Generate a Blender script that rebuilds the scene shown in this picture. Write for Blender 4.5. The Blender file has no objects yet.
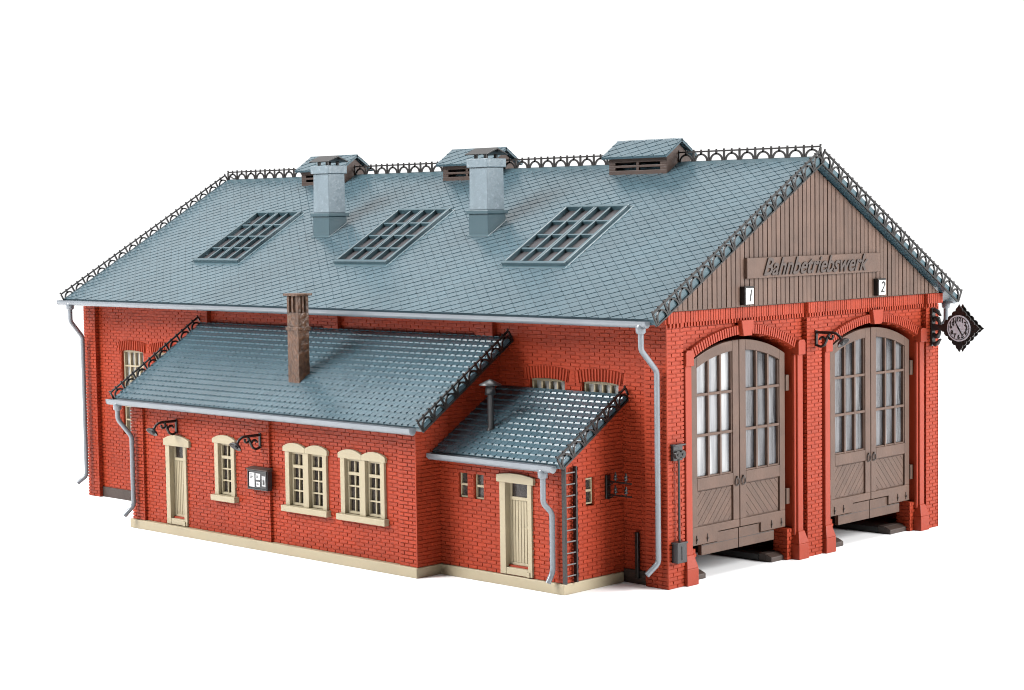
import bpy, math, random
from mathutils import Vector, Matrix
random.seed(7)
S = 0.01                      # everything below is written in centimetres
sc = bpy.context.scene
C = sc.collection
pi = math.pi

# ------------------------------------------------------------------ materials
def mat(name, col, rough=.5, spec=.5, var=.12, vscale=60, grain=.15, gscale=700, island=0.0, metal=0.0, coat=0.0, dirt=None):
    m = bpy.data.materials.new(name); m.use_nodes = True
    nt = m.node_tree; N = nt.nodes; L = nt.links
    b = N['Principled BSDF']
    tc = N.new('ShaderNodeTexCoord')
    nz = N.new('ShaderNodeTexNoise'); nz.inputs['Scale'].default_value = vscale; nz.inputs['Detail'].default_value = 6
    L.new(tc.outputs['Object'], nz.inputs['Vector'])
    mr = N.new('ShaderNodeMapRange'); mr.inputs['From Min'].default_value = .3; mr.inputs['From Max'].default_value = .7
    mr.inputs['To Min'].default_value = 1 - var; mr.inputs['To Max'].default_value = 1 + var
    L.new(nz.outputs['Fac'], mr.inputs['Value'])
    fac = mr.outputs['Result']
    if island:
        geo = N.new('ShaderNodeNewGeometry')
        mi = N.new('ShaderNodeMapRange'); mi.inputs['To Min'].default_value = 1 - island; mi.inputs['To Max'].default_value = 1 + island
        L.new(geo.outputs['Random Per Island'], mi.inputs['Value'])
        mu = N.new('ShaderNodeMath'); mu.operation = 'MULTIPLY'
        L.new(fac, mu.inputs[0]); L.new(mi.outputs['Result'], mu.inputs[1]); fac = mu.outputs[0]
    vm = N.new('ShaderNodeVectorMath'); vm.operation = 'SCALE'
    vm.inputs[0].default_value = col[:3]
    L.new(fac, vm.inputs['Scale'])
    out = vm.outputs[0]
    if dirt:
        dn = N.new('ShaderNodeTexNoise'); dn.inputs['Scale'].default_value = dirt[1]; dn.inputs['Detail'].default_value = 8
        L.new(tc.outputs['Object'], dn.inputs['Vector'])
        dr = N.new('ShaderNodeMapRange'); dr.inputs['From Min'].default_value = dirt[2]; dr.inputs['From Max'].default_value = dirt[3]
        L.new(dn.outputs['Fac'], dr.inputs['Value'])
        mx = N.new('ShaderNodeMix'); mx.data_type = 'RGBA'
        L.new(dr.outputs['Result'], mx.inputs['Factor']); L.new(out, mx.inputs['A']); mx.inputs['B'].default_value = (*dirt[0], 1)
        out = mx.outputs['Result']
    L.new(out, b.inputs['Base Color'])
    b.inputs['Roughness'].default_value = rough
    b.inputs['Specular IOR Level'].default_value = spec
    b.inputs['Metallic'].default_value = metal
    b.inputs['Coat Weight'].default_value = coat
    if grain:
        gn = N.new('ShaderNodeTexNoise'); gn.inputs['Scale'].default_value = gscale; gn.inputs['Detail'].default_value = 4
        L.new(tc.outputs['Object'], gn.inputs['Vector'])
        bp = N.new('ShaderNodeBump'); bp.inputs['Strength'].default_value = grain; bp.inputs['Distance'].default_value = .0004
        L.new(gn.outputs['Fac'], bp.inputs['Height']); L.new(bp.outputs['Normal'], b.inputs['Normal'])
    return m

M = {}
M['brick'] = mat('red_brick_plastic', (.228, .0258, .0080), .52, .22, .10, 25, .25, 900, island=.09)
M['red'] = mat('red_moulding_plastic', (.224, .0258, .0088), .46, .28, .08, 30, .2, 900)
M['slate'] = mat('slate_blue_plastic', (.040, .073, .090), .25, .75, .12, 18, .12, 900, island=.06)
M['slate2'] = mat('slate_blue_trim', (.034, .066, .080), .30, .6, .07, 30, .15, 900)
M['beige'] = mat('beige_plastic', (.270, .228, .150), .42, .4, .05, 40, .2, 900)
M['brown'] = mat('grey_brown_wood_plastic', (.075, .043, .030), .46, .32, .18, 90, .35, 600, island=.09)
M['brown2'] = mat('brown_louvre_plastic', (.036, .019, .013), .5, .35, .14, 90, .3, 600)
M['base'] = mat('dark_brown_plinth', (.038, .025, .020), .5, .4, .15, 90, .3, 600)
M['chim'] = mat('brown_mottled_brick', (.066, .031, .016), .36, .4, .5, 420, 1.0, 420)
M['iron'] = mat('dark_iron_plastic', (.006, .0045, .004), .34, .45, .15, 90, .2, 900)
M['iron2'] = mat('grey_iron_plastic', (.013, .013, .014), .34, .5, .15, 90, .2, 900)
M['iron3'] = mat('grey_iron_painted_glint', (.09, .085, .085), .3, .5, .15, 90, .2, 900)  # lighter grey for the rungs, their glint put into the colour
M['zinc'] = mat('zinc_grey_plastic', (.13, .145, .162), .26, .6, .06, 60, .1, 900)
M['stone'] = mat('mottled_grey_stone', (.125, .160, .182), .36, .5, .08, 260, .5, 420, dirt=((.20, .235, .26), 520, .60, .74))
M['chim'].node_tree.nodes['Bump'].inputs['Distance'].default_value = .0009
M['paper'] = mat('paper', (.40, .40, .40), .6, .3, .02, 40, 0)
M['white'] = mat('white_enamel', (.62, .62, .61), .35, .5, .02, 40, 0)
M['black'] = mat('black_paint', (.015, .015, .015), .4, .5, .02, 40, 0)
M['dial'] = mat('pale_clock_dial', (.44, .42, .46), .35, .5, .02, 40, 0)
M['table'] = mat('white_table', (.88, .88, .88), .6, .2, .0, 4, 0)
M['pane'] = mat('smoked_skylight_pane', (.058, .054, .057), .25, .45, .15, 40, 0)
M['dark'] = mat('dark_window_film', (.030, .020, .015), .25, .5, .2, 60, 0)

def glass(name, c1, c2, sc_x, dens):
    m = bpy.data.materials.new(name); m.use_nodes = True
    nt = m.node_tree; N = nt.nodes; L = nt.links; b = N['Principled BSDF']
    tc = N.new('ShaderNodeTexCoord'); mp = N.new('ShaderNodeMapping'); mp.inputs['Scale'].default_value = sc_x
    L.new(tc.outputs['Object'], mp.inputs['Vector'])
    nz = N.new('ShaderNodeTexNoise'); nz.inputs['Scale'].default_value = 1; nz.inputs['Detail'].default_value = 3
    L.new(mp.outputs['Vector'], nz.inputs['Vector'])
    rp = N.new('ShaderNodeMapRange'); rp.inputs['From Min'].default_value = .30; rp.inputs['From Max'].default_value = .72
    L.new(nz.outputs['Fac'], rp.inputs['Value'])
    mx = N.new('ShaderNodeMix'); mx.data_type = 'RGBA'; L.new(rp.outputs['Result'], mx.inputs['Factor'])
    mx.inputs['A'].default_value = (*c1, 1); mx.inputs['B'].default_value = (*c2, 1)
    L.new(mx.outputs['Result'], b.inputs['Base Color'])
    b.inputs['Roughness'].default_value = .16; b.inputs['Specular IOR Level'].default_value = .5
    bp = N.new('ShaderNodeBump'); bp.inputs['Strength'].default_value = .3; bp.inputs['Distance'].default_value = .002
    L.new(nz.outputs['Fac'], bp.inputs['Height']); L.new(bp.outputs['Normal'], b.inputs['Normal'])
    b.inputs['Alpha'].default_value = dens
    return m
M['gateglass'] = glass('gate_glazing_painted_reflections', (.010, .010, .012), (.135, .135, .142), (150, 230, 26), .93)  # streak colours stand in for reflections on the panes
M['gateglass_light'] = glass('gate_glazing_painted_bright', (.09, .095, .105), (.34, .34, .34), (120, 190, 16), .95)  # lighter copy of the glazing, bright reflections put into the colour
M['glass'] = glass('dark_window_glass', (.02, .016, .014), (.06, .05, .045), (100, 100, 100), .8)
M['glass'].node_tree.nodes['Principled BSDF'].inputs['Specular IOR Level'].default_value = .25
M['glasslit'] = glass('window_glass_painted_lit', (.08, .08, .08), (.62, .62, .60), (170, 100, 30), .9)  # lit copy of the window glass, brightness painted in as pale streaks

# ------------------------------------------------------------------ geometry helpers
class Fr:
    """local frame: origin o, axes a (along), b (up), n (outward)"""
    def __init__(s, o, a, b, n):
        s.o, s.a, s.b, s.n = Vector(o), Vector(a).normalized(), Vector(b).normalized(), Vector(n).normalized()
    def p(s, a, b, c=0.0): return s.o + s.a*a + s.b*b + s.n*c
class MB:
    def __init__(s): s.v, s.f, s.sm = [], [], []
    def add(s, vs, fs, smooth=False):
        k = len(s.v); s.v += [tuple(v) for v in vs]
        for f in fs: s.f.append(tuple(i + k for i in f)); s.sm.append(smooth)
    def hexa(s, p): s.add(p, [(3,2,1,0),(4,5,6,7),(0,1,5,4),(1,2,6,5),(2,3,7,6),(3,0,4,7)])
    def box(s, x0, x1, y0, y1, z0, z1):
        s.hexa([(x0,y0,z0),(x1,y0,z0),(x1,y1,z0),(x0,y1,z0),(x0,y0,z1),(x1,y0,z1),(x1,y1,z1),(x0,y1,z1)])
    def fbox(s, F, a0, a1, b0, b1, c0, c1):
        s.hexa([F.p(a0,b0,c0),F.p(a1,b0,c0),F.p(a1,b1,c0),F.p(a0,b1,c0),F.p(a0,b0,c1),F.p(a1,b0,c1),F.p(a1,b1,c1),F.p(a0,b1,c1)])
    def prism(s, F, poly, c0, c1):
        n = len(poly)
        vs = [F.p(a, b, c0) for a, b in poly] + [F.p(a, b, c1) for a, b in poly]
        s.add(vs, [tuple(range(n))[::-1], tuple(range(n, 2*n))] + [(i, (i+1) % n, n+(i+1) % n, n+i) for i in range(n)])
    def strip(s, F, outer, inner, c0, c1):
        """solid band between two matching polylines"""
        n = len(outer)
        if (Vector(outer[0])-Vector(outer[-1])).length > .05:
            s.prism(F, list(outer) + list(inner)[::-1], c0, c1); return
        for i in range(n-1):
            s.prism(F, [outer[i], outer[i+1], inner[i+1], inner[i]], c0, c1)
    def tube(s, pts, r, n=8, caps=True):
        pts = [Vector(p) for p in pts]; rings = []
        t0 = (pts[1]-pts[0]).normalized()
        up = Vector((0,0,1)) if abs(t0.z) < .9 else Vector((1,0,0))
        u = t0.cross(up).normalized(); vs = []
        for i, p in enumerate(pts):
            if i == 0: t = t0
            elif i == len(pts)-1: t = (pts[i]-pts[i-1]).normalized()
            else: t = ((pts[i]-pts[i-1]).normalized() + (pts[i+1]-pts[i]).normalized()).normalized()
            u = (u - t*u.dot(t)).normalized(); w = t.cross(u)
            rr = r[i] if isinstance(r, (list, tuple)) else r
            vs += [p + (u*math.cos(2*pi*k/n) + w*math.sin(2*pi*k/n))*rr for k in range(n)]
        fs = []
        for i in range(len(pts)-1):
            for k in range(n):
                fs.append((i*n+k, i*n+(k+1) % n, (i+1)*n+(k+1) % n, (i+1)*n+k))
        s.add(vs, fs, True)
        if caps:
            m = len(pts)-1
            s.add(vs[:n], [tuple(range(n))[::-1]]); s.add(vs[m*n:], [tuple(range(n))])
    def lathe(s, c, prof, n=20, M4=None):
        vs = []
        for r, z in prof:
            for k in range(n):
                q = Vector((r*math.cos(2*pi*k/n), r*math.sin(2*pi*k/n), z))
                if M4: q = M4 @ q
                vs.append(q + Vector(c))
        fs = [(i*n+k, i*n+(k+1) % n, (i+1)*n+(k+1) % n, (i+1)*n+k) for i in range(len(prof)-1) for k in range(n)]
        s.add(vs, fs, True)
    def build(s, name, m, parent=None, bevel=0, smooth_all=False, label=None, stuff=False):
        xs = [v[0] for v in s.v]; ys = [v[1] for v in s.v]; zs = [v[2] for v in s.v]
        w = Vector(((min(xs)+max(xs))/2, (min(ys)+max(ys))/2, min(zs)))
        me = bpy.data.meshes.new(name)
        me.from_pydata([((v[0]-w.x)*S, (v[1]-w.y)*S, (v[2]-w.z)*S) for v in s.v], [], s.f)
        me.update()
        for p, q in zip(me.polygons, s.sm): p.use_smooth = q
        me.materials.append(M[m])
        o = bpy.data.objects.new(name, me); C.objects.link(o)
        W = w*S; o['wx'], o['wy'], o['wz'] = W.x, W.y, W.z
        if parent is not None:
            o.parent = parent
            o.location = W - Vector((parent['wx'], parent['wy'], parent['wz']))
        else: o.location = W
        if bevel:
            bv = o.modifiers.new('bevel', 'BEVEL'); bv.width = bevel*S; bv.segments = 2; bv.limit_method = 'ANGLE'; bv.angle_limit = math.radians(40)
        if label: o['label'] = label
        return o
def thing(name, label, cat, loc=(0,0,0), rz=0, group=None):
    o = bpy.data.objects.new(name, None); C.objects.link(o); o.empty_display_size = .02
    o.location = Vector(loc)*S; o.rotation_euler = (0, 0, rz)
    o['label'] = label; o['category'] = cat
    if group: o['group'] = group
    o['wx'] = o['wy'] = o['wz'] = 0.0
    return o

def arc(cx, cz, R, a0, a1, n): return [(cx + R*math.sin(a0+(a1-a0)*i/n), cz + R*math.cos(a0+(a1-a0)*i/n)) for i in range(n+1)]
def hole_iv(h, z):
    if len(h) == 4: return (h[0], h[1]) if h[2] <= z <= h[3] else None
    c, hw, zb, zs, R, zc = h                       # arched opening
    if z < zb or z >= zc: return None
    if z <= zs: return (c-hw, c+hw)
    d = z-(zc-R); w = math.sqrt(max(R*R-d*d, 0)); w = min(w, hw)
    return (c-w, c+w)
def segs(u0, u1, z, holes):
    out = [(u0, u1)]
    for h in holes:
        iv = hole_iv(h, z)
        if not iv: continue
        nx = []
        for a, b in out:
            if iv[1] <= a or iv[0] >= b: nx.append((a, b)); continue
            if iv[0] > a: nx.append((a, iv[0]))
            if iv[1] < b: nx.append((iv[1], b))
        out = nx
    return out
BH = .171
def bricks(mb, F, u0, u1, z0, z1, holes=(), d=.034, L=.57, g=.048, top=None, phase=0):
    n = int(round((z1-z0)/BH)); h = (z1-z0)/max(n, 1)
    for r in range(n):
        zb = z0+r*h; zc = zb+h/2
        a0, a1 = (u0, u1) if top is None else top(zc+h/2, u0, u1)
        if a1-a0 < .06: continue
        for s0, s1 in segs(a0, a1, zc, holes):
            off = u0 + ((r+phase) % 2)*L/2 - L
            k = math.floor((s0-off)/L)
            while True:
                b0 = off+k*L; b1 = b0+L; k += 1
                if b0 >= s1: break
                q0 = max(b0, s0); q1 = min(b1, s1)
                if q1-q0 < .09: continue
                dd = d*random.uniform(.8, 1.15); j = random.uniform(-.004, .004)
                i0 = g*.36; i1 = g*.56
                ea = d*.8 if (q0 <= u0+1e-4) else -i1; eb = d*.8 if (q1 >= u1-1e-4) else -i1
                la = 0 if ea > 0 else i0; lb = 0 if eb > 0 else i0
                P = [F.p(q0+la, zb+i0, -.004), F.p(q1-lb, zb+i0, -.004), F.p(q1-lb, zb+h-i0, -.004), F.p(q0+la, zb+h-i0, -.004),
                     F.p(q0-ea, zb+i1+j, dd), F.p(q1+eb, zb+i1-j, dd), F.p(q1+eb, zb+h-i1-j, dd), F.p(q0-ea, zb+h-i1+j, dd)]
                mb.add(P, [(4,5,6,7),(0,1,5,4),(1,2,6,5),(2,3,7,6),(3,0,4,7)])
def core(mb, F, u0, u1, z0, z1, t, holes=(), top=None):
    n = int(round((z1-z0)/BH)); h = (z1-z0)/max(n, 1); cur = None; zs = z0
    for r in range(n+1):
        if r < n:
            zc = z0+(r+.5)*h
            a0, a1 = (u0, u1) if top is None else top(zc+h/2, u0, u1)
            sg = tuple(segs(a0, a1, zc, holes)) if a1-a0 > .05 else ()
        else: sg = None
        if sg != cur:
            if cur:
                for a, b in cur: mb.fbox(F, a, b, zs, z0+r*h, -t, 0)
            cur = sg; zs = z0+r*h
def radial(mb, F, cx, cz, R0, R1, ang, n, c0, c1, g=.10, taper=.015, skip=None):
    """ring of upright bricks following an arc"""
    for i in range(n):
        a = -ang + 2*ang*i/n; b = -ang+2*ang*(i+1)/n; m = (b-a)*g
        if skip and skip[0] < (a+b)/2 < skip[1]: continue
        q = [(cx+r*math.sin(t), cz+r*math.cos(t)) for r, t in ((R0, a+m), (R0, b-m), (R1, b-m), (R1, a+m))]
        k = [(cx+r*math.sin(t), cz+r*math.cos(t)) for r, t in ((R0+taper, a+2.2*m), (R0+taper, b-2.2*m), (R1-taper, b-2.2*m), (R1-taper, a+2.2*m))]
        mb.add([F.p(x, z, c0) for x, z in q] + [F.p(x, z, c1) for x, z in k], [(4,5,6,7),(0,1,5,4),(1,2,6,5),(2,3,7,6),(3,0,4,7)])
    N = 24
    o = arc(cx, cz, R1-.012, -ang, ang, N); i_ = arc(cx, cz, R0+.012, -ang, ang, N)
    mb.strip(F, o, i_, c0-.25, c0+(c1-c0)*.35)
def soldiers(mb, F, u0, u1, z0, z1, c0, c1, w=.17, g=.035):
    n = int((u1-u0)/w); w = (u1-u0)/n
    mb.fbox(F, u0, u1, z0, z1, c0-.12, c0)
    for i in range(n):
        a, b = u0+i*w, u0+(i+1)*w; q = g*.3; k = g*.6; dd = c1*random.uniform(.93, 1.05)
        mb.add([F.p(a+q, z0+q, c0), F.p(b-q, z0+q, c0), F.p(b-q, z1-q, c0), F.p(a+q, z1-q, c0),
                F.p(a+k, z0+k, dd), F.p(b-k, z0+k, dd), F.p(b-k, z1-k, dd), F.p(a+k, z1-k, dd)],
               [(4,5,6,7),(0,1,5,4),(1,2,6,5),(2,3,7,6),(3,0,4,7)])
def dentils(mb, F, u0, u1, z0, z1, c0, c1, p=.20):
    n = int((u1-u0)/p); p = (u1-u0)/n
    for i in range(n): mb.fbox(F, u0+(i+.25)*p, u0+(i+.75)*p, z0, z1, c0, c1)

def clip(poly, ax, val, keep):
    out = []
    for i in range(len(poly)):
        P, Q = poly[i], poly[(i+1) % len(poly)]
        p_in = (P[ax]-val)*keep >= 0; q_in = (Q[ax]-val)*keep >= 0
        if p_in: out.append(P)
        if p_in != q_in:
            t = (val-P[ax])/(Q[ax]-P[ax]); out.append(tuple(P[k]+(Q[k]-P[k])*t for k in range(3)))
    return out
def clip_rect(poly, a0, a1, b0, b1):
    for ax, v, k in ((0, a0, 1), (0, a1, -1), (1, b0, 1), (1, b1, -1)):
        poly = clip(poly, ax, v, k)
        if len(poly) < 3: return []
    return poly
def put_tile(mb, F, poly):
    n = len(poly)
    ar = sum(poly[i][0]*poly[(i+1) % n][1]-poly[(i+1) % n][0]*poly[i][1] for i in range(n))
    if abs(ar) < .004: return
    if ar < 0: poly = poly[::-1]
    vs = [F.p(a, b, h) for a, b, h in poly] + [F.p(a, b, -.01) for a, b, h in poly]
    mb.add(vs, [tuple(range(n))] + [(n+i, n+(i+1) % n, (i+1) % n, i) for i in range(n)])
def slates(mb, F, A, B, holes=(), k=1.0):
    """old-German slating: leaning courses of parallelogram slates"""
    v1 = (.365*k, -.315*k); v2 = (.430*k, .213*k)
    det = v1[0]*v2[1]-v1[1]*v2[0]
    R = int((A+B)/.2/k)+4
    for i in range(-R, R):
        for j in range(-R, R):
            ox, oy = i*v1[0]+j*v2[0], i*v1[1]+j*v2[1]
            if ox < -1.2 or ox > A+.4 or oy < -.8 or oy > B+.8: continue
            up, lo = .012+random.uniform(0, .004), .031+random.uniform(-.004, .005)
            t = random.uniform(.006, .014); eb = .026; ch = .085
            q = lambda u, w, h: (ox+u*v1[0]+w*v2[0], oy+u*v1[1]+w*v2[1], h)
            hh = lambda u, w: up+(lo-up)*u + t*w
            cx, cy, _ = q(.5, .5, 0)
            if any(h[0] < cx < h[1] and h[2] < cy < h[3] for h in holes): continue
            P = clip_rect([q(u, w, hh(u, w)) for u, w in ((eb, 0), (1-eb, 0), (1-eb, 1-ch), (eb, 1-ch))], 0, A, 0, B)
            if P: put_tile(mb, F, P)
            P = clip_rect([q(eb, 1-ch, hh(eb, 1-ch)), q(1-eb, 1-ch, hh(1-eb, 1-ch)), q(1-eb, 1.0, .010), q(eb, 1.0, .008)], 0, A, 0, B)
            if len(P) > 2: mb.add([F.p(*p) for p in P], [tuple(range(len(P)))])
def shingles(mb, F, A, B, w=.383, s=.386):
    n = int(B/s)+1
    for r in range(n):
        off = -(w/2 if r % 2 else 0)
        k = int(A/w)+2
        for i in range(k):
            a = off+i*w; b0 = r*s; g = .010; c = .060
            up, lo = .006, .050+random.uniform(-.006, .006)
            f = lambda b: lo+(up-lo)*(b-b0)/s
            k2 = .055
            P = [(a+g+c, b0+k2, lo), (a+w-g-c, b0+k2, lo), (a+w-g, b0+k2+c*.8, f(b0+c*.8)), (a+w-g, b0+s-.004, up), (a+g, b0+s-.004, up), (a+g, b0+k2+c*.8, f(b0+c*.8))]
            P = clip_rect(P, 0, A, 0, B)
            if P: put_tile(mb, F, P)
            P = clip_rect([(a+g+c*.6, b0, lo-.044), (a+w-g-c*.6, b0, lo-.044), (a+w-g-c, b0+k2, lo), (a+g+c, b0+k2, lo)], 0, A, 0, B)
            if len(P) > 2: mb.add([F.p(*p) for p in P], [tuple(range(len(P)))])
def slab(mb, F, A0, A1, B0, B1, t, holes=()):
    xs = sorted({A0, A1, *[h[0] for h in holes], *[h[1] for h in holes]}); ys = sorted({B0, B1, *[h[2] for h in holes], *[h[3] for h in holes]})
    for i in range(len(xs)-1):
        for j in range(len(ys)-1):
            cx, cy = (xs[i]+xs[i+1])/2, (ys[j]+ys[j+1])/2
            if any(h[0] < cx < h[1] and h[2] < cy < h[3] for h in holes): continue
            mb.fbox(F, xs[i], xs[i+1], ys[j], ys[j+1], -t, 0)
def cresting(mb, F, A0, A1, h, pitch, t=.07, base=.06, foot=.0):
    """cast-iron cresting: rails, posts, round arches, little spikes"""
    n = max(1, int(round((A1-A0)/pitch))); p = (A1-A0)/n; c0, c1 = -t/2, t/2
    mb.fbox(F, A0, A1, -foot if foot else base-.05, base, c0*1.2, c1*1.2)
    mb.fbox(F, A0, A1, h-.07, h, c0*1.3, c1*1.3)
    for i in range(n+1):
        a = A0+i*p; w = .095 if 0 < i < n else .08
        mb.fbox(F, a-w/2, a+w/2, base, h-.055, c0, c1)
        mb.fbox(F, a-.035, a+.035, h, h+.07, c0, c1)
    for i in range(n):
        cx = A0+(i+.5)*p; rx = p*.5-.055; ry = h-base-.12
        o = [(cx+rx*math.cos(t_), base+ry*math.sin(t_)) for t_ in [pi*q/10 for q in range(11)]]
        q_ = [(cx+(rx-.085)*math.cos(t_), base+(ry-.085)*math.sin(t_)) for t_ in [pi*q/10 for q in range(11)]]
        mb.strip(F, o, q_, c0*.9, c1*.9)
        mb.fbox(F, cx-.05, cx+.05, base+ry-.08, h-.05, c0*.9, c1*.9)
        mb.fbox(F, cx-.033, cx+.033, h, h+.06, c0*.9, c1*.9)
def text_mb(mb, F, s, size, depth, shear=0, off=0, c=0, center=True, xscale=1.0):
    cu = bpy.data.curves.new('txt', 'FONT'); cu.body = s; cu.size = size; cu.shear = shear; cu.offset = off
    cu.extrude = depth; cu.resolution_u = 3
    if center: cu.align_x = 'CENTER'; cu.align_y = 'CENTER'
    o = bpy.data.objects.new('txt', cu); C.objects.link(o)
    dg = bpy.context.evaluated_depsgraph_get(); me = bpy.data.meshes.new_from_object(o.evaluated_get(dg))
    mb.add([F.p(v.co.x*xscale, v.co.y, c+v.co.z) for v in me.vertices], [tuple(p.vertices) for p in me.polygons])
    bpy.data.objects.remove(o); bpy.data.meshes.remove(me); bpy.data.curves.remove(cu)

def F_front(y, x=0): return Fr((x, y, 0), (1,0,0), (0,0,1), (0,-1,0))       # wall facing -Y, a = x
def F_side(x, y=0): return Fr((x, y, 0), (0,1,0), (0,0,1), (1,0,0))         # wall facing +X, a = y

# ------------------------------------------------------------------ setting
L_, W_, HB = 43.2, 21.0, 11.64
A_X, B_X = -10.02, -2.65
tb = MB()
n = 64
tb.add([(150*math.cos(2*pi*k/n)-25, 150*math.sin(2*pi*k/n), 0) for k in range(n)], [tuple(range(n))])
ground = tb.build('table_surface', 'table'); ground['kind'] = 'structure'

# ------------------------------------------------------------------ the engine shed
shed = thing('engine_shed', 'red brick model locomotive shed with slate blue roofs, two arched gates and two annexes', 'building')
EAVE, ZE, ZR, OV = 1.235, 11.39, 18.16, .41
sl = math.atan2(ZR-ZE, W_/2+EAVE); SL = math.hypot(ZR-ZE, W_/2+EAVE)
XL = -L_-.02; RL = OV-XL
# roof slope frames: a along x from far end, b up the slope
FN = Fr((XL, -EAVE, ZE), (1,0,0), (0, math.cos(sl), math.sin(sl)), (0, -math.sin(sl), math.cos(sl)))
FB = Fr((OV, W_+EAVE, ZE), (-1,0,0), (0, -math.cos(sl), math.sin(sl)), (0, math.sin(sl), math.cos(sl)))

# --- long front wall
FREC = .27
wins = [(-38.9, 3.69), (-35.8, 3.69), (-7.06, 3.69), (-3.94, 3.69)]
holes = [(c-1.05, c+1.05, zb, 8.52) for c, zb in wins]
mb = MB(); F = F_front(FREC)
core(mb, F, -L_+.02, -.29, 0, HB, .55, holes)
bricks(mb, F, -42.1, -1.15, .62, 11.5, [(c-1.07, c+1.07, zb, 8.60) for c, zb in wins] + [(c, 1.42, 8.50, 8.95, 7.0, 9.13) for c, zb in wins])
for c, zb in wins:
    R = 7.0; ang = math.asin(1.36/R)
    radial(mb, F, c, 9.10-R, R-.56, R, ang, 15, .0, .085, g=.15)
mb.build('front_wall', 'brick', shed)
for a, b in ((-L_, -42.13), (-32.6, -31.53), (-21.9, -20.9), (-11.2, -10.17), (-1.13, 0)):
    mb = MB(); mb.box(a+.006, b-.006, .004, FREC-.002, 0, HB-.25)
    bricks(mb, F_front(0), a, b, 0, HB-.3, phase=0)
    if b < -.1: bricks(mb, F_side(b), 0, FREC, 0, HB-.3, L=.4)
    mb.build('pilaster', 'brick', shed)
mb = MB()
for a, b in ((-42.12, -32.61), (-31.5, -21.91), (-20.88, -11.21), (-10.15, -1.14)): mb.box(a, b, FREC-.09, FREC+.02, 0, .58)
mb.build('wall_plinth', 'base', shed, bevel=.02)

# --- gate gable (facing +X)
GC = (5.42, 15.58); GHW = 3.79; RI = 8.37; ZC = 10.45; ZS = 9.61
gh = [(c, GHW, -.01, ZS, RI, ZC) for c in GC]
mb = MB(); F = F_side(-.25)
core(mb, F, 0.02, W_-.03, 0, HB-.01, 1.0, gh)
bricks(mb, F, 1.04, 9.95, 0, 10.94, gh); bricks(mb, F, 11.05, 19.96, 0, 10.94, gh)
mb.build('gable_wall', 'brick', shed)
for a, b in ((0.0, 1.04), (9.95, 11.05), (19.96, 21.0)):
    mb = MB(); mb.box(-.26, -.002, a+.012, b-.012, 0, HB-.5)
    bricks(mb, F_side(0), a, b, 0, 10.94)
    if a > 1:
        bricks(mb, Fr((0, a, 0), (1,0,0), (0,0,1), (0,-1,0)), -.25, 0, 0, 11.0, L=.4)
    if b > 20: bricks(mb, Fr((0, b-.002, 0), (-1,0,0), (0,0,1), (0,1,0)), 0, .25, 0, 11.0, L=.4)
    mb.build('pilaster', 'brick', shed)
mb = MB()
soldiers(mb, F_side(-.25), 1.04, 9.95, 11.13, HB, .10, .16); soldiers(mb, F_side(-.25), 11.05, 19.96, 11.13, HB, .10, .16)
for a, b in ((0, 1.04), (9.95, 11.05), (19.96, 21.35)): soldiers(mb, F_side(0), a, b, 11.13, HB, .03, .10)
soldiers(mb, F_front(0), -.3, .03, 11.13, HB-.3, .03, .09)
dentils(mb, F_side(-.25), 1.1, 9.9, 10.97, 11.15, 0, .17); dentils(mb, F_side(-.25), 11.1, 19.9, 10.97, 11.15, 0, .17)
for a, b in ((0.05, 1.0), (10.0, 11.0), (20.0, 20.95)): dentils(mb, F_side(0), a, b, 10.97, 11.15, 0, .10)
mb.build('brick_cornice', 'brick', shed)

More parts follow.
